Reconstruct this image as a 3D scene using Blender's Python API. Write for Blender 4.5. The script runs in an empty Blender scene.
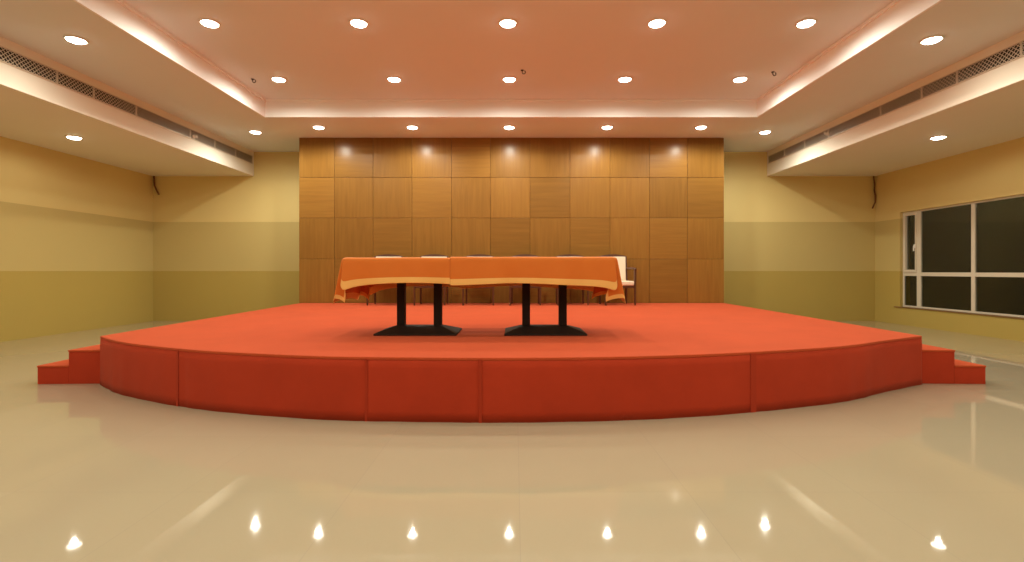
import bpy, bmesh, math, random
from mathutils import Vector, Matrix
random.seed(7)
S = bpy.context.scene
COL = S.collection
PI = math.pi

# ------------------------------------------------------------------ helpers
def link(o, parent=None):
    COL.objects.link(o)
    if parent is not None:
        o.parent = parent
    return o

def tag(o, label=None, cat=None, group=None, kind=None):
    if label: o['label'] = label
    if cat: o['category'] = cat
    if group: o['group'] = group
    if kind: o['kind'] = kind
    return o

def empty(name, loc=(0, 0, 0), rz=0.0):
    o = bpy.data.objects.new(name, None)
    o.empty_display_size = 0.1
    o.location = loc
    o.rotation_euler = (0, 0, rz)
    return link(o)

def copy_tree(o, parent=None):
    c = o.copy()
    COL.objects.link(c)
    if parent is not None:
        c.parent = parent
    for ch in list(o.children):
        copy_tree(ch, c)
    return c

class MB:
    """collects simple solids into one mesh"""
    def __init__(self):
        self.v, self.f, self.m = [], [], []
    def add(self, verts, faces, mi=0):
        n = len(self.v)
        self.v += [tuple(p) for p in verts]
        self.f += [tuple(i + n for i in q) for q in faces]
        self.m += [mi] * len(faces)
        return self
    def box(self, x0, x1, y0, y1, z0, z1, mi=0):
        vs = [(x, y, z) for z in (z0, z1) for y in (y0, y1) for x in (x0, x1)]
        return self.add(vs, [(0, 2, 3, 1), (4, 5, 7, 6), (0, 1, 5, 4), (2, 6, 7, 3), (0, 4, 6, 2), (1, 3, 7, 5)], mi)
    def hexa(self, bottom, top, mi=0):
        """bottom and top: four points each, counter-clockwise seen from above"""
        vs = list(bottom) + list(top)
        return self.add(vs, [(3, 2, 1, 0), (4, 5, 6, 7), (0, 1, 5, 4), (1, 2, 6, 5), (2, 3, 7, 6), (3, 0, 4, 7)], mi)
    def quad(self, a, b, c, d, mi=0):
        return self.add([a, b, c, d], [(0, 1, 2, 3)], mi)
    def lathe(self, prof, seg=24, c=(0, 0, 0), mi=0, cap0=True, cap1=True):
        vs, fs = [], []
        for r, z in prof:
            for k in range(seg):
                a = 2 * PI * k / seg
                vs.append((c[0] + r * math.cos(a), c[1] + r * math.sin(a), c[2] + z))
        for i in range(len(prof) - 1):
            for k in range(seg):
                a, b = i * seg + k, i * seg + (k + 1) % seg
                fs.append((a, b, b + seg, a + seg))
        if cap0: fs.append(tuple(reversed(range(seg))))
        if cap1: fs.append(tuple(range((len(prof) - 1) * seg, len(prof) * seg)))
        return self.add(vs, fs, mi)
    def tube(self, pts, rad, seg=8, mi=0):
        pts = [Vector(p) for p in pts]
        rr = rad if isinstance(rad, (list, tuple)) else [rad] * len(pts)
        vs, fs = [], []
        for i, p in enumerate(pts):
            d = (pts[min(i + 1, len(pts) - 1)] - pts[max(i - 1, 0)]).normalized()
            u = d.cross(Vector((0.31, 0.95, 0.07)) if abs(d.y) < .9 else Vector((1, 0, 0))).normalized()
            w = d.cross(u)
            for k in range(seg):
                a = 2 * PI * k / seg
                vs.append(p + (u * math.cos(a) + w * math.sin(a)) * rr[i])
        for i in range(len(pts) - 1):
            for k in range(seg):
                a, b = i * seg + k, i * seg + (k + 1) % seg
                fs.append((a, b, b + seg, a + seg))
        fs.append(tuple(reversed(range(seg))))
        fs.append(tuple(range((len(pts) - 1) * seg, len(pts) * seg)))
        return self.add(vs, fs, mi)
    def build(self, name, mat, parent=None, bevel=0.0, smooth=False, seg=2):
        me = bpy.data.meshes.new(name)
        me.from_pydata(self.v, [], self.f)
        mats = mat if isinstance(mat, (list, tuple)) else [mat]
        for m in mats: me.materials.append(m)
        for p, mi in zip(me.polygons, self.m):
            p.material_index = mi
            p.use_smooth = smooth
        bm = bmesh.new(); bm.from_mesh(me)
        bmesh.ops.recalc_face_normals(bm, faces=bm.faces)
        bm.to_mesh(me); bm.free()
        me.update()
        o = bpy.data.objects.new(name, me)
        link(o, parent)
        if bevel > 0:
            md = o.modifiers.new('edge', 'BEVEL')
            md.width = bevel; md.segments = seg; md.limit_method = 'ANGLE'
        return o

# ------------------------------------------------------------------ materials
class NT:
    def __init__(self, name):
        self.mat = bpy.data.materials.new(name)
        self.mat.use_nodes = True
        self.t = self.mat.node_tree
        self.b = next(n for n in self.t.nodes if n.type == 'BSDF_PRINCIPLED')
    def n(self, kind, **kw):
        nd = self.t.nodes.new(kind)
        for k, v in kw.items():
            if hasattr(nd, k): setattr(nd, k, v)
            else: nd.inputs[k].default_value = v
        return nd
    def l(self, a, b): self.t.links.new(a, b)
    def coord(self, scale=(1, 1, 1), which='Object', rot=(0, 0, 0)):
        c = self.n('ShaderNodeTexCoord'); m = self.n('ShaderNodeMapping')
        m.inputs['Scale'].default_value = scale
        m.inputs['Rotation'].default_value = rot
        self.l(c.outputs[which], m.inputs['Vector'])
        return m.outputs['Vector']
    def mix(self, fac, a, b, mode='MIX'):
        m = self.n('ShaderNodeMix'); m.data_type = 'RGBA'; m.blend_type = mode
        for sock, v in ((0, fac), (6, a), (7, b)):
            if hasattr(v, 'is_linked'): self.l(v, m.inputs[sock])
            elif sock == 0: m.inputs[0].default_value = v
            else: m.inputs[sock].default_value = (*v, 1) if len(v) == 3 else v
        return m.outputs[2]
    def bump(self, h, strength=.2, dist=.01):
        bp = self.n('ShaderNodeBump'); bp.inputs['Strength'].default_value = strength
        bp.inputs['Distance'].default_value = dist
        self.l(h, bp.inputs['Height']); self.l(bp.outputs['Normal'], self.b.inputs['Normal'])
    def math(self, op, a, b=None):
        m = self.n('ShaderNodeMath', operation=op)
        for i, v in enumerate((a, b)):
            if v is None: continue
            if hasattr(v, 'is_linked'): self.l(v, m.inputs[i])
            else: m.inputs[i].default_value = v
        return m.outputs[0]

def simple(name, col, rough=.6, spec=.5, metal=0.0, var=.08, scale=6.0, bump=0.0, bscale=60):
    t = NT(name)
    v = t.coord()
    nz = t.n('ShaderNodeTexNoise', Scale=scale, Detail=4.0)
    t.l(v, nz.inputs['Vector'])
    t.l(t.mix(nz.outputs[0], [c * (1 - var) for c in col], [min(1, c * (1 + var)) for c in col]), t.b.inputs['Base Color'])
    t.b.inputs['Roughness'].default_value = rough
    t.b.inputs['Specular IOR Level'].default_value = spec
    t.b.inputs['Metallic'].default_value = metal
    if bump:
        n2 = t.n('ShaderNodeTexNoise', Scale=float(bscale), Detail=3.0)
        t.l(v, n2.inputs['Vector']); t.bump(n2.outputs[0], bump, .004)
    return t.mat

WALL_TOP, WALL_MID, WALL_LOW = (.73, .575, .235), (.56, .435, .165), (.46, .335, .082)
BAND_HI, BAND_LO = 2.08, 1.05
def wall_mat():
    t = NT('wall_paint')
    v = t.coord()
    sp = t.n('ShaderNodeSeparateXYZ'); t.l(v, sp.inputs[0])
    nz = t.n('ShaderNodeTexNoise', Scale=1.3, Detail=3.0); t.l(v, nz.inputs['Vector'])
    hi = t.math('GREATER_THAN', sp.outputs[2], BAND_HI)
    lo = t.math('GREATER_THAN', sp.outputs[2], BAND_LO)
    c = t.mix(hi, t.mix(lo, WALL_LOW, WALL_MID), WALL_TOP)
    c = t.mix(t.math('MULTIPLY', nz.outputs[0], .12), c, (.30, .25, .12))
    t.l(c, t.b.inputs['Base Color'])
    t.b.inputs['Roughness'].default_value = .45
    t.b.inputs['Specular IOR Level'].default_value = .3
    n2 = t.n('ShaderNodeTexNoise', Scale=90.0); t.l(v, n2.inputs['Vector'])
    t.bump(n2.outputs[0], .06, .003)
    return t.mat

def floor_mat():
    t = NT('polished_floor_tile')
    v = t.coord()
    br = t.n('ShaderNodeTexBrick', offset=0.0, squash=1.0)
    br.inputs['Scale'].default_value = 1.0
    br.inputs['Brick Width'].default_value = .8
    br.inputs['Row Height'].default_value = .8
    br.inputs['Mortar Size'].default_value = .0022
    br.inputs['Mortar Smooth'].default_value = .3
    br.inputs['Color1'].default_value = (.44, .375, .25, 1)
    br.inputs['Color2'].default_value = (.425, .36, .235, 1)
    br.inputs['Mortar'].default_value = (.385, .33, .23, 1)
    m = t.n('ShaderNodeMapping'); m.inputs['Location'].default_value = (.78, -2.375 + .8 * 5, 0)
    t.l(v, m.inputs['Vector']); t.l(m.outputs[0], br.inputs['Vector'])
    sp = t.n('ShaderNodeTexNoise', Scale=70.0, Detail=5.0, Roughness=.7); t.l(v, sp.inputs['Vector'])
    cl = t.n('ShaderNodeTexNoise', Scale=1.6, Detail=5.0); t.l(v, cl.inputs['Vector'])
    c = t.mix(t.math('MULTIPLY', sp.outputs[0], .25), br.outputs['Color'], (.50, .44, .33))
    c = t.mix(t.math('MULTIPLY', cl.outputs[0], .22), c, (.33, .275, .175))
    t.l(c, t.b.inputs['Base Color'])
    t.b.inputs['Specular IOR Level'].default_value = .36
    rr = t.n('ShaderNodeMapRange'); rr.inputs['To Min'].default_value = .018; rr.inputs['To Max'].default_value = .05
    t.l(cl.outputs[0], rr.inputs['Value']); t.l(rr.outputs[0], t.b.inputs['Roughness'])
    return t.mat

def ceil_mat(name, col):
    return simple(name, col, .7, .2, var=.03, scale=1.0)

def carpet_mat(name, col, var=.16):
    t = NT(name)
    v = t.coord()
    n1 = t.n('ShaderNodeTexNoise', Scale=2.2, Detail=5.0, Roughness=.65); t.l(v, n1.inputs['Vector'])
    n2 = t.n('ShaderNodeTexNoise', Scale=260.0, Detail=2.0); t.l(v, n2.inputs['Vector'])
    c = t.mix(n1.outputs[0], [x * (1 - var) for x in col], [min(1, x * (1 + var)) for x in col])
    c = t.mix(t.math('MULTIPLY', n2.outputs[0], .25), c, [x * .7 for x in col])
    t.l(c, t.b.inputs['Base Color'])
    t.b.inputs['Roughness'].default_value = .95
    t.b.inputs['Specular IOR Level'].default_value = .1
    t.b.inputs['Sheen Weight'].default_value = .12
    t.b.inputs['Sheen Roughness'].default_value = .5
    t.b.inputs['Sheen Tint'].default_value = (1, .55, .4, 1)
    t.bump(n2.outputs[0], .35, .004)
    return t.mat

def wood_mat(name, horizontal=False):
    t = NT(name)
    sc = (1.2, 8, 22) if horizontal else (22, 8, 1.2)
    oi = t.n('ShaderNodeObjectInfo')
    c0 = t.n('ShaderNodeTexCoord')
    ad = t.n('ShaderNodeVectorMath', operation='ADD')
    cm = t.n('ShaderNodeCombineXYZ')
    k = t.math('MULTIPLY', oi.outputs['Random'], 37.0)
    for i in range(3): t.l(k, cm.inputs[i])
    t.l(c0.outputs['Object'], ad.inputs[0]); t.l(cm.outputs[0], ad.inputs[1])
    mp = t.n('ShaderNodeMapping'); mp.inputs['Scale'].default_value = sc
    t.l(ad.outputs[0], mp.inputs['Vector'])
    nz = t.n('ShaderNodeTexNoise', Scale=1.0, Detail=6.0, Roughness=.6, Distortion=.6); t.l(mp.outputs[0], nz.inputs['Vector'])
    cr = t.n('ShaderNodeValToRGB')
    cr.color_ramp.elements[0].position = .28; cr.color_ramp.elements[0].color = (.22, .103, .020, 1)
    cr.color_ramp.elements[1].position = .74; cr.color_ramp.elements[1].color = (.285, .142, .028, 1)
    t.l(nz.outputs[0], cr.inputs[0])
    tint = t.n('ShaderNodeMapRange'); tint.inputs['To Min'].default_value = .86; tint.inputs['To Max'].default_value = 1.1
    t.l(oi.outputs['Random'], tint.inputs['Value'])
    gm = t.n('ShaderNodeVectorMath', operation='SCALE')
    t.l(cr.outputs[0], gm.inputs[0]); t.l(tint.outputs[0], gm.inputs['Scale'])
    t.l(gm.outputs[0], t.b.inputs['Base Color'])
    t.b.inputs['Roughness'].default_value = .28
    t.b.inputs['Specular IOR Level'].default_value = .2
    t.bump(nz.outputs[0], .06, .003)
    return t.mat

def cloth_mat(name, col, col2):
    t = NT(name)
    v = t.coord()
    w1 = t.n('ShaderNodeTexWave', Scale=160.0, Distortion=.5); t.l(v, w1.inputs['Vector'])
    n1 = t.n('ShaderNodeTexNoise', Scale=7.0, Detail=4.0); t.l(v, n1.inputs['Vector'])
    t.l(t.mix(n1.outputs[0], col, col2), t.b.inputs['Base Color'])
    t.b.inputs['Roughness'].default_value = .62
    t.b.inputs['Specular IOR Level'].default_value = .25
    t.b.inputs['Sheen Weight'].default_value = .15
    t.b.inputs['Sheen Tint'].default_value = (1, .7, .4, 1)
    t.bump(w1.outputs[0], .08, .001)
    return t.mat

def emit_mat(name, col, strength):
    t = NT(name)
    t.b.inputs['Base Color'].default_value = (.9, .9, .88, 1)
    t.b.inputs['Emission Color'].default_value = (*col, 1)
    t.b.inputs['Emission Strength'].default_value = strength
    return t.mat

def glass_mat():
    t = NT('dark_window_glass')
    t.b.inputs['Base Color'].default_value = (.55, .57, .52, 1)
    t.b.inputs['Roughness'].default_value = .02
    t.b.inputs['Transmission Weight'].default_value = 1.0
    t.b.inputs['IOR'].default_value = 1.45
    return t.mat

LIGHT_COL = (1.0, .975, .835)
M_WALL = wall_mat()
M_FLOOR = floor_mat()
M_CEIL = ceil_mat('ceiling_paint', (.74, .78, .75))
M_TRIM = ceil_mat('fascia_paint_lit', (.90, .90, .87))  # lighter than the ceiling white; lamplight on the fascia is put into its colour
M_BEAM = ceil_mat('bulkhead_paint', (.82, .77, .64))
M_CARPET = carpet_mat('red_carpet', (.53, .080, .026))
M_SKIRT = carpet_mat('red_skirt_shaded', (.48, .047, .017), .22)  # deck red made darker: shade on the upright faces is put into the colour
M_WOODV = wood_mat('veneer_upright_grain', False)
M_WOODH = wood_mat('veneer_level_grain', True)
M_GAP = simple('panel_joint_dark', (.13, .06, .016), .7, .2)
M_CLOTH = cloth_mat('orange_cloth', (.66, .165, .017), (.72, .20, .024))
M_HEM = cloth_mat('golden_hem', (.88, .49, .13), (.90, .54, .16))
M_BLACK = simple('black_steel', (.020, .012, .008), .6, .2, var=.2, bump=.05)
M_DARKWOOD = simple('dark_chair_wood', (.085, .030, .012), .35, .5, var=.25, scale=14)
M_CREAM = simple('cream_upholstery', (.80, .70, .52), .75, .2, var=.05, bump=.15, bscale=200)
M_TOP = simple('table_laminate', (.25, .13, .05), .4, .4)
M_FRAME = simple('white_window_frame', (.66, .58, .45), .35, .5, var=.03)
M_GRILLE = simple('grille_aluminium', (.66, .58, .45), .45, .5, metal=.2, var=.05)
M_DUCT = simple('duct_dark', (.028, .024, .018), .8, .2)
M_WHITE = simple('white_fitting', (.85, .82, .76), .35, .5, var=.02)
M_CABLE = simple('brown_cable', (.20, .085, .03), .6, .3)
M_LENS = emit_mat('lamp_lens', (1.0, .92, .78), 16.0)
M_GLASS = glass_mat()

# ------------------------------------------------------------------ dimensions (metres, camera above the origin)
EYE = 1.05
XL, XR = -7.60, 7.56           # side walls
YB, YF = 10.50, -5.0           # wall behind the stage, wall behind the camera
ZC = EYE + 2.50                # main ceiling
ZU = EYE + 2.78                # raised ceiling
ZB = EYE + 1.99                # underside of side bulkheads
BL, BR = -5.48, 5.29           # inner faces of bulkheads
TL, TR, TY0, TY1 = -4.06, 3.93, -3.2, 8.12   # ceiling tray
YP = 9.375                     # face of the wood panelling
ST = .45                       # stage height
T = .2                         # wall thickness

# ------------------------------------------------------------------ room shell
def struct(o, label):
    return tag(o, label, None, None, 'structure')

struct(MB().box(XL - T, XR + T, YF - T, YB + T, -.2, 0).build('floor', M_FLOOR), 'polished beige tiled floor of the hall')
struct(MB().box(XL - T, XL, YF, YB, 0, ZB + .12).build('wall_left', M_WALL), 'left wall painted in three cream and olive bands')
struct(MB().box(XL - T, XR + T, YB, YB + T, 0, ZU + .2).build('wall_back', M_WALL), 'end wall in cream and olive bands behind the stage')
struct(MB().box(XL - T, XR + T, YF - T, YF, 0, ZU + .2).build('wall_front', M_WALL), 'end wall facing the stage')
# right wall with a window opening
WY0, WY1, WZ0, WZ1 = 4.75, 9.82, EYE - .70, EYE + 1.15
w = MB()
w.box(XR, XR + T, YF, YB, 0, WZ0)
w.box(XR, XR + T, YF, YB, WZ1, ZB + .12)
w.box(XR, XR + T, YF, WY0, WZ0, WZ1)
w.box(XR, XR + T, WY1, YB, WZ0, WZ1)
struct(w.build('wall_right', M_WALL), 'right wall with a wide window, painted in bands')
# main ceiling ring round the tray
c = MB()
c.box(BL - .1, TL, YF, YB, ZC, ZC + .1)
c.box(TR, BR + .1, YF, YB, ZC, ZC + .1)
c.box(TL, TR, TY1, YB, ZC, ZC + .1)
c.box(TL, TR, YF, TY0, ZC, ZC + .1)
struct(c.build('ceiling', M_CEIL), 'lower border of the plaster ceiling around the raised tray')
struct(MB().box(TL - .1, TR + .1, TY0 - .1, TY1 + .1, ZU, ZU + .1).build('ceiling_raised', M_CEIL), 'raised rectangular centre of the ceiling')
def ring(m, o, i, z0, z1):
    """rectangular frame: o and i are the outward and inward inset of the tray edges"""
    x0, x1, y0, y1 = TL, TR, TY0, TY1
    m.box(x0 - o, x0 + i, y0 - o, y1 + o, z0, z1)
    m.box(x1 - i, x1 + o, y0 - o, y1 + o, z0, z1)
    m.box(x0 + i, x1 - i, y1 - i, y1 + o, z0, z1)
    m.box(x0 + i, x1 - i, y0 - o, y0 + i, z0, z1)
f = MB()
ring(f, .02, .004, ZC - .002, ZU)
ring(f, .02, .030, ZU - .035, ZU)
struct(f.build('trim_1', M_TRIM), 'pale fascia band round the raised ceiling tray')
# bulkheads with ducts
struct(MB().box(XL, BL, YF, YB, ZB, ZC + .1).build('beam_left', M_BEAM, bevel=.006), 'deep plaster bulkhead along the left wall')
struct(MB().box(BR, XR, YF, YB, ZB, ZC + .1).build('beam_right', M_BEAM, bevel=.006), 'deep plaster bulkhead along the right wall')

# ------------------------------------------------------------------ window in the right wall
win = empty('window_1', (XR, (WY0 + WY1) / 2, WZ0))
tag(win, 'wide white framed window with black night panes', None, None, 'structure')
oy, oz = (WY0 + WY1) / 2, WZ0
def WB(m, y0, y1, z0, z1, x0=.055, x1=.10):
    m.box(x0, x1, y0 - oy, y1 - oy, z0 - oz, z1 - oz)
FT = .032
zt0, zt1 = EYE - .095, EYE - .025
m = MB()
WB(m, WY0, WY1, WZ0, WZ0 + FT); WB(m, WY0, WY1, WZ1 - FT, WZ1)
WB(m, WY0, WY0 + FT, WZ0 + FT, WZ1 - FT); WB(m, WY1 - FT, WY1, WZ0 + FT, WZ1 - FT)
cols = [(WY1 - FT, 9.48), (9.387, 8.35), (8.281, 7.22), (7.15, 6.09), (6.02, 5.18), (5.10, WY0 + FT)]
for (a, b), (a2, b2) in zip(cols, cols[1:]):
    WB(m, a2, b, WZ0 + FT, WZ1 - FT)
for a, b in cols:
    WB(m, b, a, zt0, zt1)
m.build('window_frame', M_FRAME, win, bevel=.004)
g = MB()
for i, (a, b) in enumerate(cols):
    g = MB(); WB(g, b - .01, a + .01, WZ0 + FT - .01, zt0 + .01, .076, .082); g.build('pane', M_GLASS, win)
    g = MB(); WB(g, b - .01, a + .01, zt1 - .01, WZ1 - FT + .01, .076, .082); g.build('pane', M_GLASS, win)
# casement sash of the narrow end light
s = MB(); ya, yb = cols[0]
WB(s, ya - .055, ya, zt1, WZ1 - FT, .035, .10); WB(s, yb, yb + .02, zt1, WZ1 - FT, .035, .10)
WB(s, yb + .02, ya - .055, zt1, zt1 + .05, .035, .10); WB(s, yb + .02, ya - .055, WZ1 - FT - .05, WZ1 - FT, .035, .10)
s.build('casement_sash', M_FRAME, win, bevel=.003)
h = MB(); hy, hz = yb + .01 - oy, EYE + .47 - oz
h.box(.012, .035, hy - .012, hy + .012, hz - .035, hz + .035)
h.hexa([(.0, hy - .01, hz - .09), (.012, hy - .01, hz - .09), (.012, hy + .012, hz - .09), (.0, hy + .012, hz - .09)],
       [(.004, hy - .01, hz + .01), (.016, hy - .01, hz + .01), (.016, hy + .012, hz + .01), (.004, hy + .012, hz + .01)])
h.build('window_handle', M_WHITE, win, bevel=.002)
sl = MB(); WB(sl, WY0 - .04, WY1 + .13, WZ0 - .016, WZ0, -.022, .055)
sl.build('window_sill', M_TOP, win, bevel=.003)

# ------------------------------------------------------------------ wood panelling behind the stage
PX0, PX1 = -4.05, 3.92
pan = empty('wall_panelling', ((PX0 + PX1) / 2, YP, ST))
tag(pan, 'tall veneered wood panelling of square boards behind the stage', None, None, 'structure')
pcx = (PX0 + PX1) / 2
MB().box(PX0 - pcx, PX1 - pcx, .022, YB - YP, -ST, ZC - ST).build('panel_core', M_GAP, pan)
xs = [PX0] + [(px - 515) * YP / 500 for px in (334.5, 373, 412, 451.5, 490.5, 530, 570, 610, 649.5, 687.5)] + [PX1]
zs = [ST, EYE + (271 - 259) * YP / 500, EYE + (271 - 218) * YP / 500, EYE + (271 - 177.5) * YP / 500, ZC]
pat = ["VHVVHVHVVHV", "VVHVVHVHVHV", "HVVHVVHVVVH", "VHVVHVVVVHV"]
for r in range(4):
    for k in range(11):
        g = .0022
        o = MB().box(xs[k] + g - pcx, xs[k + 1] - g - pcx, 0, .022, zs[r] + g - ST, zs[r + 1] - g - ST).build(
            'board', M_WOODH if pat[r][k] == 'H' else M_WOODV, pan, bevel=.003)

# ------------------------------------------------------------------ stage
st = empty('stage', (0, 6.5, 0))
tag(st, 'red carpeted stage with a curved front in the middle of the hall', 'stage')
# front edge measured along the curve (x, y)
front = [(-3.83, 4.615), (-3.47, 4.33), (-3.12, 4.12), (-2.57, 3.86), (-2.12, 3.705), (-1.38, 3.53), (-.7, 3.475), (0, 3.46),
         (.75, 3.51), (1.51, 3.645), (2.41, 3.92), (2.83, 4.11), (3.21, 4.335), (3.77, 4.63)]
def catmull(P, n=6):
    out = []
    for i in range(len(P) - 1):
        p0, p1, p2, p3 = (Vector(P[max(0, min(len(P) - 1, i + j))]) for j in (-1, 0, 1, 2))
        for k in range(n):
            t = k / n
            out.append(.5 * (2 * p1 + (p2 - p0) * t + (2 * p0 - 5 * p1 + 4 * p2 - p3) * t * t + (3 * p1 - p0 - 3 * p2 + p3) * t ** 3))
    out.append(Vector(P[-1]))
    return [(p[0], p[1]) for p in out]
fc = catmull(front)
outline = fc + [(3.92, YP - .003), (-4.02, YP - .003)]
def prism(m, poly, z0, z1, dy):
    n = len(poly)
    vs = [(x, y - dy, z0) for x, y in poly] + [(x, y - dy, z1) for x, y in poly]
    fs = [tuple(reversed(range(n))), tuple(range(n, 2 * n))]
    fs += [(i, (i + 1) % n, (i + 1) % n + n, i + n) for i in range(n)]
    m.add(vs, fs)
def offset(poly, d):
    """shift an outline outward (counter-clockwise polygon)"""
    n, out = len(poly), []
    for i in range(n):
        a, b, c_ = Vector(poly[i - 1]), Vector(poly[i]), Vector(poly[(i + 1) % n])
        e1, e2 = (b - a).normalized(), (c_ - b).normalized()
        nn = Vector((e1.y + e2.y, -e1.x - e2.x)).normalized()
        out.append((b.x + nn.x * d, b.y + nn.y * d))
    return out
body = MB(); prism(body, offset(outline, -.02), 0, ST - .02, 6.5)
body.build('platform', M_BLACK, st)
deck = MB(); prism(deck, outline, ST - .022, ST, 6.5)
deck.build('deck_carpet', M_CARPET, st, bevel=.006)
# skirt: upright cloth round the front and both sides, gently rippled, with sewn joints
path = []
side_l = [(-4.02 + (-3.83 + 4.02) * t / 30, (YP - .02) + (4.615 - YP + .02) * t / 30) for t in range(30)]
side_r = [(3.77 + (3.92 - 3.77) * t / 30, 4.63 + (YP - .02 - 4.63) * t / 30) for t in range(1, 31)]
fine = catmull(front, 20)
path = side_l + fine + side_r
seams = [-2.55, -1.06, -.25, 1.83]
sk = MB(); rows = 7; n = len(path); vs = []
rnd = random.Random(3)
for j in range(rows):
    tz = j / (rows - 1)
    for i, (x, y) in enumerate(path):
        a = Vector(path[max(i - 1, 0)]); b = Vector(path[min(i + 1, n - 1)])
        d = (b - a).normalized(); nn = Vector((d.y, -d.x))
        rip = .002 * math.sin(i * .55) + .0015 * math.sin(i * .23 + 1.3)
        rip *= (1 - tz) * .9 + .1
        if y < 4.6:
            for sx in seams:
                q = abs(x - sx)
                if q < .05: rip -= .006 * (1 - q / .05)
        if tz == 1: rip = -.004
        vs.append((x + nn.x * rip, y - 6.5 + nn.y * rip, .0 + (ST - .006) * tz))
fs = [(j * n + i, j * n + i + 1, (j + 1) * n + i + 1, (j + 1) * n + i) for j in range(rows - 1) for i in range(n - 1)]
sk.add(vs, fs)
so = sk.build('skirt', M_SKIRT, st, smooth=True)
md = so.modifiers.new('thickness', 'SOLIDIFY'); md.thickness = .006; md.offset = -1

M_SEAM = carpet_mat('red_skirt_overlap', (.43, .043, .016), .2)
for sx, wd_ in ((-2.62, .022), (-1.04, .016), (-.24, .022), (1.77, .050)):
    sm = MB(); pts = [(sx - wd_ / 2 + wd_ * q / 6) for q in range(7)]
    def fy(x):
        for (xa, ya_), (xb, yb_) in zip(fine, fine[1:]):
            if xa <= x <= xb: return ya_ + (yb_ - ya_) * (x - xa) / max(xb - xa, 1e-6)
        return fine[-1][1]
    for xa, xb in zip(pts, pts[1:]):
        ya_, yb_ = fy(xa) - 6.5, fy(xb) - 6.5
        sm.hexa([(xa, ya_ - .0045, 0), (xb, yb_ - .0045, 0), (xb, yb_ - .001, 0), (xa, ya_ - .001, 0)],
                [(xa, ya_ - .0045, ST - .012), (xb, yb_ - .0045, ST - .012), (xb, yb_ - .001, ST - .012), (xa, ya_ - .001, ST - .012)])
    sm.build('skirt_overlap', M_SEAM, st)

def steps(side, x_in, y0):
    r = empty('stage_steps', (x_in, y0, 0), math.radians(2.3 if side < 0 else -1.82))
    lab = 'two red carpeted steps at the left end of the stage' if side < 0 else 'two red carpeted steps at the window end of the stage'
    tag(r, lab, 'steps', 'carpeted steps at the stage ends')
    for nm, a, b, z in (('lower_step', .30, .58, .172), ('upper_step', 0.0, .30, .315)):
        x0, x1 = sorted((side * a, side * b))
        MB().box(x0, x1, 0, 1.25, 0, z - .018).build(nm, M_SKIRT, r, bevel=.004)
        MB().box(x0 - (.004 if side < 0 else 0), x1 + (.004 if side > 0 else 0), -.004, 1.254, z - .018, z).build('tread', M_CARPET, r, bevel=.005)
    return r
steps(-1, -3.85, 4.66)
steps(1, 3.79, 4.66)

# ------------------------------------------------------------------ tables
TY, TTOP = 4.875, .718          # table centre depth, top height over the stage
def make_table():
    t = empty('conference_table')
    MB().box(-.60, .60, -.36, .36, TTOP - .028, TTOP).build('table_top', M_TOP, t, bevel=.006)
    for sx in (-1, 1):
        p = MB().box(sx * .178 - .038, sx * .178 + .038, -.038, .038, .068, TTOP - .046)
        p.build('post', M_BLACK, t, bevel=.005)
        MB().box(sx * .178 - .10, sx * .178 + .10, -.22, .22, TTOP - .046, TTOP - .028).build('mounting_plate', M_BLACK, t, bevel=.003)
    b = MB()
    b.hexa([(-.385, -.25, 0), (.385, -.25, 0), (.385, .25, 0), (-.385, .25, 0)],
           [(-.385, -.25, .016), (.385, -.25, .016), (.385, .25, .016), (-.385, .25, .016)])
    b.hexa([(-.385, -.25, .016), (.385, -.25, .016), (.385, .25, .016), (-.385, .25, .016)],
           [(-.215, -.05, .074), (.215, -.05, .074), (.215, .05, .074), (-.215, .05, .074)])
    b.build('base', M_BLACK, t, bevel=.006)
    return t
TX1, TX2 = -.928, .286
t1 = make_table(); t1.location = (TX1, TY, ST)
tag(t1, 'black twin-post table on a flared base, under the cloth at the left end', 'table', 'tables standing end to end on the stage')
t2 = copy_tree(t1); t2.location = (TX2, TY, ST)
tag(t2, 'black twin-post table on a flared base, under the cloth at the right end', 'table')

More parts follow.
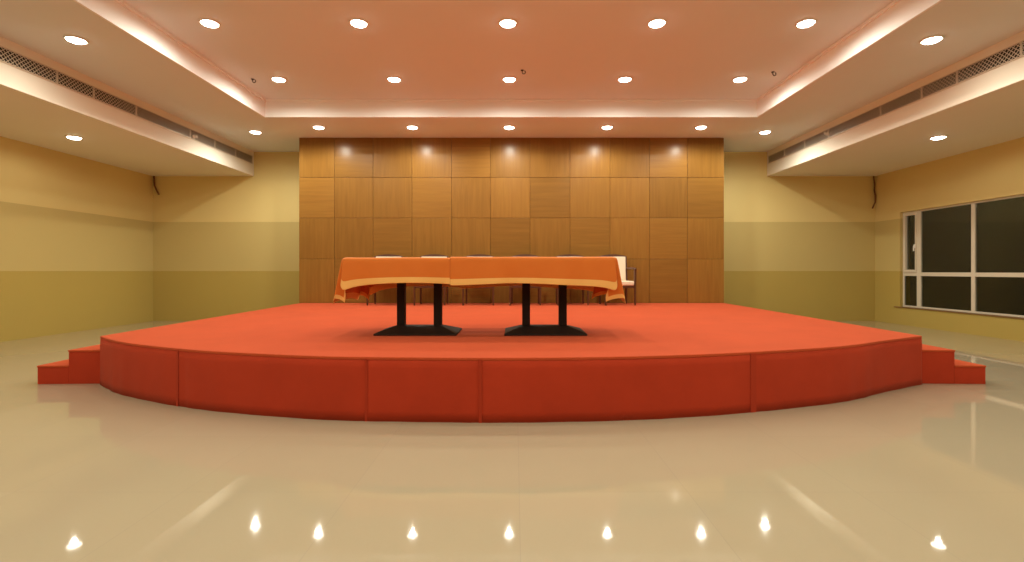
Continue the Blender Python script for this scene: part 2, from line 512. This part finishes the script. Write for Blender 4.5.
def cloth(name, label, x0, x1, left, right, fdrop, bdrop, lift, seed, tuck):
    """sheet over the table: x0..x1 lies on the top, left / right are the end overhangs"""
    rd = random.Random(seed)
    ph = [rd.uniform(0, 6.28) for _ in range(8)]
    ya, yb = TY - .372, TY + .372
    zt = ST + TTOP + lift
    e = .02 if lift > .006 else .0
    ya -= lift * .9; yb += lift * .9
    def axis(a, b, lo, hi, step):
        v = []
        k = max(1, round(lo / step)) if lo > 0 else 0
        v += [a - lo + lo * i / k for i in range(k)]
        k = round((b - a) / .05); v += [a + (b - a) * i / k for i in range(k + 1)]
        k = max(1, round(hi / step)) if hi > 0 else 0
        v += [b + hi * (i + 1) / k for i in range(k)]
        return v
    U = axis(x0, x1, left, right, .02); V = axis(ya, yb, fdrop, bdrop, .0185)
    def pos(u, v):
        a = max(x0 - u, u - x1, 0.0); sx = -1 if u < x0 else 1
        b = max(ya - v, v - yb, 0.0); sy = -1 if v < ya else 1
        cx = min(max(u, x0), x1); cy = min(max(v, ya), yb)
        R = .012
        if a == 0 and b == 0:
            return (u, v, zt + .0015 * math.sin(u * 9 + ph[0]) * math.sin(v * 11 + ph[1]))
        if a == 0:
            s = b; out = R * (1 - math.exp(-s / R))
            wv = (.5 * math.sin(u * 9.5 + ph[2]) + .5 * math.sin(u * 21 + ph[3])) * .035 * (s / .25) ** 1.4
            ex = min(abs(u - x0) if left else 9, abs(x1 - u) if right else 9)
            drop = s * (1 + .04 * math.sin(u * 5 + ph[4]) * (s / .25)) + .06 * (s / .25) ** 2 * math.exp(-ex / .10)
            return (u, cy + sy * (out + .014 * (s / .25) + wv * .35), zt - drop + R * (1 - math.exp(-s / R)) * .6)
        if b == 0:
            s = a; out = R * (1 - math.exp(-s / R))
            wv = math.sin(v * 12 + ph[5]) * .012 * (s / .4) ** 1.3
            ex = min(v - ya, yb - v)
            return (cx + sx * (out + .085 * (s / .4) + wv), v, zt - s - .04 * (s / .4) ** 2 * math.exp(-ex / .10) + R * (1 - math.exp(-s / R)) * .6)
        # the spare corner cloth folds in behind the long face and hangs below its hem
        d = math.hypot(a, b); th = math.atan2(b, a); k = math.sin(2 * th)
        de = d if d < .34 else .34 + (d - .34) * .62
        hh = tuck * d * k
        off = R * (1 - math.exp(-d / R)); fl = .085 * (d / .4)
        f0 = math.cos(th) ** 2
        px = cx + sx * (off * math.cos(th) + fl * (f0 + (1 - f0) * .55) - hh)
        py = cy + sy * (off * math.sin(th) + .016 * (d / .25) * math.sin(th) ** 2 - .05 * k * (d / .4) * math.cos(th))
        return (px, py, zt - math.sqrt(max(de * de - (hh * .5) ** 2, 0)) + R * .6 * (1 - math.exp(-d / R)))
    m = MB(); nu, nv = len(U), len(V)
    vs = [pos(u, v) for v in V for u in U]
    HB = .062
    for j in range(nv - 1):
        for i in range(nu - 1):
            um, vm = (U[i] + U[i + 1]) / 2, (V[j] + V[j + 1]) / 2
            hem = (vm < V[0] + HB or vm > V[-1] - HB or (left and um < U[0] + HB) or (right and um > U[-1] - HB))
            m.f.append((j * nu + i, j * nu + i + 1, (j + 1) * nu + i + 1, (j + 1) * nu + i)); m.m.append(1 if hem else 0)
    m.v = vs
    o = m.build(name, [M_CLOTH, M_HEM], smooth=True)
    md = o.modifiers.new('thickness', 'SOLIDIFY'); md.thickness = .002; md.offset = 1
    sb = o.modifiers.new('soft', 'SUBSURF'); sb.levels = 1; sb.render_levels = 1
    tag(o, label, 'tablecloth', 'orange tablecloths on the stage tables')
    return o
cloth('tablecloth', 'short orange tablecloth with golden hem covering the left end of the tables', -1.545, -.50, .40, 0, .245, .30, .003, 1, .24)
cloth('tablecloth', 'long orange tablecloth with golden hem covering the middle and right end', -.585, .905, 0, .40, .255, .305, .0085, 5, .42)

# ------------------------------------------------------------------ chairs along the panelling
def make_chair():
    t = empty('armchair')
    s = MB(); s.box(-.245, .245, -.25, .20, .345, .425); s.build('seat', M_CREAM, t, bevel=.022, seg=3)
    MB().box(-.25, .25, -.235, .21, .30, .347).build('seat_rail', M_DARKWOOD, t, bevel=.006)
    b = MB()
    b.hexa([(-.225, .165, .42), (.225, .165, .42), (.225, .215, .42), (-.225, .215, .42)],
           [(-.238, .225, .868), (.238, .225, .868), (.238, .265, .868), (-.238, .265, .868)])
    b.build('backrest', M_CREAM, t, bevel=.015, seg=3)
    # arched crest rail
    n = 14; cr = MB(); P = []
    for i in range(n + 1):
        q = -1 + 2 * i / n
        P.append((q * .245, .247, .868 + .034 * (1 - q * q)))
    for i in range(n):
        x0, y0, z0 = P[i]; x1, y1, z1 = P[i + 1]
        cr.hexa([(x0, .228, .864), (x1, .228, .864), (x1, .268, .864), (x0, .268, .864)],
                [(x0, .232, z0 + .006), (x1, .232, z1 + .006), (x1, .266, z1 + .006), (x0, .266, z0 + .006)])
    cr.build('crest_rail', M_DARKWOOD, t)
    for sx in (-1, 1):
        l = MB()
        l.hexa([(sx * .262 - .014, -.242, 0), (sx * .262 + .014, -.242, 0), (sx * .262 + .014, -.214, 0), (sx * .262 - .014, -.214, 0)],
               [(sx * .265 - .019, -.248, .63), (sx * .265 + .019, -.248, .63), (sx * .265 + .019, -.21, .63), (sx * .265 - .019, -.21, .63)])
        l.build('leg', M_DARKWOOD, t, bevel=.004)
        l = MB()
        l.hexa([(sx * .245 - .015, .215, 0), (sx * .245 + .015, .215, 0), (sx * .245 + .015, .25, 0), (sx * .245 - .015, .25, 0)],
               [(sx * .243 - .018, .172, .42), (sx * .243 + .018, .172, .42), (sx * .243 + .018, .217, .42), (sx * .243 - .018, .217, .42)])
        l.hexa([(sx * .243 - .018, .172, .42), (sx * .243 + .018, .172, .42), (sx * .243 + .018, .217, .42), (sx * .243 - .018, .217, .42)],
               [(sx * .243 - .015, .232, .87), (sx * .243 + .015, .232, .87), (sx * .243 + .015, .268, .87), (sx * .243 - .015, .268, .87)])
        l.build('leg', M_DARKWOOD, t, bevel=.004)
        a = MB(); pts = [(sx * .265, -.255, .625), (sx * .270, -.18, .645), (sx * .268, -.02, .650), (sx * .258, .12, .645), (sx * .248, .205, .655)]
        a.tube(pts, [.018, .022, .021, .019, .016], 10)
        a.build('armrest', M_DARKWOOD, t, smooth=True)
    return t
cx = [(px - 515) * 9.18 / 500 for px in (389, 434, 480, 525, 570, 614)]
labs = ['cream armchair nearest the left table end, behind the cloth',
        'cream armchair second from the left table end, behind the cloth',
        'cream armchair third from the left table end, behind the cloth seam',
        'cream armchair fourth from the left, directly behind the right table',
        'cream armchair fifth from the left, next to the chair that sticks out',
        'cream armchair with dark wooden legs sticking out past the right end of the tables']
ch0 = make_chair()
for i, x in enumerate(cx):
    ch = ch0 if i == 0 else copy_tree(ch0)
    ch.location = (x, 8.945, ST)
    ch.rotation_euler = (0, 0, math.radians([1.5, -1, .5, -1.5, 1, 5][i]))
    tag(ch, labs[i], 'chair', 'armchairs in a row along the wood panelling')

# ------------------------------------------------------------------ linear grilles in the bulkheads
def grille(side, face, label):
    zc, hh = EYE + 2.315, .082
    r = empty('air_grille', (face, 2.7, zc))
    tag(r, label, 'air grille', 'long air grilles in the bulkheads')
    sgn = -side                 # direction out of the bulkhead into the room
    def bx(m, o0, o1, y0, y1, z0, z1):
        a, b = sorted((sgn * o0, sgn * o1)); m.box(a, b, y0 - 2.7, y1 - 2.7, z0, z1)
    ya, yb = -4.6, 10.42
    m = MB(); bx(m, .001, .003, ya, yb, -hh, hh); m.build('duct_backing', M_DUCT, r)
    m = MB(); bx(m, .0, .016, ya, yb, hh - .010, hh); bx(m, .0, .016, ya, yb, -hh, -hh + .010)
    m.build('grille_frame', M_GRILLE, r)
    cuts = [10.42, 9.8, 9.12, 8.43, 7.23, 6.5, 5.98, 5.22, 4.2, 3.0, 1.8, .6, -.6, -1.8, -3.0, -4.6]
    for a, b in zip(cuts, cuts[1:]):
        m = MB()
        bx(m, .003, .016, a - .014, a, -hh + .010, hh - .010)
        hb = hh - .010
        k = max(2, round((a - b - .014) / .05))
        for i in range(k):
            y0 = b + (a - .014 - b) * i / k
            yw = (a - .014 - b) / k
            # crossed diagonal bars make the diamond mesh
            for q in range(3):
                zc0 = -hb + 2 * hb * q / 3; zc1 = -hb + 2 * hb * (q + 1) / 3
                for fl in (0, 1):
                    za, zb_ = (zc0, zc1) if fl == 0 else (zc1, zc0)
                    p = [(sgn * .0105, y0 - 2.7, za - .0042), (sgn * .0105, y0 + yw - 2.7, zb_ - .0042), (sgn * .0105, y0 + yw - 2.7, zb_ + .0042), (sgn * .0105, y0 - 2.7, za + .0042)]
                    m.quad(*p)
        o = m.build('grille_section', M_GRILLE, r)
        md = o.modifiers.new('thickness', 'SOLIDIFY'); md.thickness = .003
    return r
grille(-1, BL, 'long dark mesh air grille in the left bulkhead')
grille(1, BR, 'long dark mesh air grille in the bulkhead above the window side')
def sprinkler(x, y, z, sgn, label):
    r = empty('sprinkler_head', (x, y, z))
    tag(r, label, 'sprinkler', 'sprinklers on the air grilles')
    m = MB(); m.lathe([(.030, 0), (.034, .008), (.026, .018), (.012, .03), (.010, .05)], 16)
    o = m.build('escutcheon', M_WHITE, r, smooth=True); o.rotation_euler = (0, sgn * PI / 2, 0)
    m = MB(); m.lathe([(.004, .045), (.024, .052), (.026, .058), (.006, .064)], 16)
    o = m.build('deflector', M_WHITE, r, smooth=True); o.rotation_euler = (0, sgn * PI / 2, 0)
sprinkler(BL + .012, 8.50, EYE + 2.285, 1, 'small white sprinkler head on the left air grille')
sprinkler(BR - .012, 8.43, EYE + 2.32, -1, 'small white sprinkler head on the air grille of the window side')

# ------------------------------------------------------------------ hooks in the raised ceiling, cables in the corners
def hook(x, y, label):
    r = empty('ceiling_hook', (x, y, ZU))
    tag(r, label, 'hook', 'hooks in the raised ceiling')
    m = MB(); m.lathe([(.022, -.006), (.022, 0)], 14); m.build('mounting_plate', M_BLACK, r)
    pts = [(0, 0, -.004), (0, 0, -.03)] + [(.022 - .022 * math.cos(a), 0, -.03 - .022 * math.sin(a)) for a in [PI * q / 8 for q in range(1, 12)]]
    MB().tube(pts, .006, 8).build('hook_wire', M_BLACK, r, smooth=True)
hook(-3.80, 7.24, 'small dark hook in the raised ceiling near its left far corner')
hook(.10, 6.92, 'small dark hook at the middle of the raised ceiling')
hook(3.60, 6.98, 'small dark hook in the raised ceiling near its right far corner')
b = MB(); y = YB - .03
b.tube([(XL + .04, y, ZB), (XL + .045, y, ZB - .10), (XL + .05, y, ZB - .20), (XL + .09, y, ZB - .29), (XL + .15, y - .01, ZB - .39)], .016, 8)
tag(b.build('hanging_cable', M_CABLE, smooth=True), 'short brown cable hanging under the bulkhead in the left corner', 'cable', 'cables hanging in the corners')
b = MB()
b.tube([(XR - .05, y, ZB), (XR - .03, y, ZB - .18), (XR - .035, y, ZB - .30), (XR - .005 - .02, y - .02, ZB - .42), (XR - .03, y - .02, ZB - .55), (XR - .09, y - .02, ZB - .68)], .014, 8)
tag(b.build('hanging_cable', M_CABLE, smooth=True), 'longer brown cable hanging under the bulkhead in the window corner', 'cable', 'cables hanging in the corners')

# ------------------------------------------------------------------ downlights
def make_downlight():
    t = empty('downlight')
    m = MB(); m.lathe([(.084, -.002), (.088, -.012), (.100, -.012), (.106, -.005), (.106, 0), (.084, 0)], 28, cap0=False, cap1=False)
    m.build('trim_ring', M_WHITE, t, smooth=True)
    m = MB(); m.lathe([(.086, 0), (.086, -.010), (.078, -.020), (.055, -.029), (.025, -.033), (.002, -.034)], 28)
    m.build('lens', M_LENS, t, smooth=True)
    return t
SPOT = {}
def spot(kind, watts, angle=175, blend=.32):
    d = bpy.data.lights.new('lamp_' + kind, 'SPOT')
    d.energy = watts; d.color = LIGHT_COL; d.spot_size = math.radians(angle); d.spot_blend = blend
    d.shadow_soft_size = .025
    SPOT[kind] = d
spot('raised', 46, 179.5, .5); spot('floor', 29, 178, .9); spot('row', 52, 177, .6); spot('corner', 108, 178, .85)
spot('border', 54, 178, .95); spot('bulkhead', 11, 176, .32)
proto = make_downlight()
order = ['first', 'second', 'third', 'fourth', 'fifth', 'sixth', 'seventh']
rows = [(7.24, 'in the far row of the raised ceiling'), (5.60, 'in the second farthest row of the raised ceiling')]
# children of the prototype are copied before any lamp is added, so make lamps separately
all_spots = []
for y, rn in rows:
    for k in range(5):
        all_spots.append((-.08 + 1.67 * (k - 2), y, ZU, 'raised', f'downlight {rn}, {order[k]} from the left', 'downlights in the raised ceiling'))
for y in (3.95, 2.3, .65, -1.0, -2.65):
    for k in range(5):
        all_spots.append((-.08 + 1.67 * (k - 2), y, ZU, 'floor', 'recessed downlight in the raised ceiling above the open floor before the stage', 'downlights above the open floor'))
for i, x in enumerate((-4.66, -3.41, -1.78, -.10, 1.60, 3.23, 4.49)):
    all_spots.append((x, 8.68 if 0 < i < 6 else 8.98, ZC, 'row' if 0 < i < 6 else 'corner', f'recessed downlight in the border row by the wood panelling, {order[i]} from the left', 'downlights in the border row by the panelling'))
for x, s in ((-4.74, 'left'), (4.50, 'window')):
    all_spots.append((x, 5.40, ZC, 'border', f'recessed downlight in the lower ceiling border on the {s} side', 'downlights in the side borders'))
    for y in (2.2, -1.0):
        all_spots.append((x, y, ZC, 'border', f'recessed downlight in the {s} side border above the open floor', f'downlights above the open floor, {s} border'))
for x, s in ((-6.55, 'left'), (6.29, 'right')):
    all_spots.append((x, 7.43, ZB, 'bulkhead', f'recessed downlight in the underside of the {s} bulkhead', 'downlights under the bulkheads'))
    for y in (4.2, 1.0, -2.2):
        all_spots.append((x, y, ZB, 'bulkhead', f'recessed downlight under the {s} bulkhead beside the open floor', f'downlights under the {s} bulkhead by the open floor'))
made = [proto] + [copy_tree(proto) for _ in all_spots[1:]]
for o, (x, y, z, kind, label, group) in zip(made, all_spots):
    o.location = (x, y, z)
    tag(o, label, 'ceiling light', group)
    s = bpy.data.objects.new('lamp', SPOT[kind]); s.location = (0, 0, -.064)
    link(s, o)

# ------------------------------------------------------------------ night outside
wd = bpy.data.worlds.new('night'); S.world = wd; wd.use_nodes = True
bg = next(n for n in wd.node_tree.nodes if n.type == 'BACKGROUND')
bg.inputs[0].default_value = (.012, .010, .006, 1); bg.inputs[1].default_value = 1.0

# ------------------------------------------------------------------ camera and view
cd = bpy.data.cameras.new('camera'); cam = bpy.data.objects.new('camera', cd); link(cam)
cam.location = (0, 0, EYE); cam.rotation_euler = (PI / 2, 0, 0)
cd.sensor_width = 36; cd.lens = 36 * 500 / 1024
cd.shift_x = -3 / 1024; cd.shift_y = -10 / 1024
cd.clip_start = .05; cd.clip_end = 200
S.camera = cam
vs_ = S.view_settings
S.display_settings.display_device = 'sRGB'
vs_.view_transform = 'Standard'; vs_.look = 'None'; vs_.gamma = 1.0; vs_.use_curve_mapping = False
vs_.exposure = 0.08
S.cycles.max_bounces = 12; S.cycles.diffuse_bounces = 8; S.cycles.glossy_bounces = 5
S.cycles.use_denoising = True
S.cycles.sample_clamp_indirect = 8.0
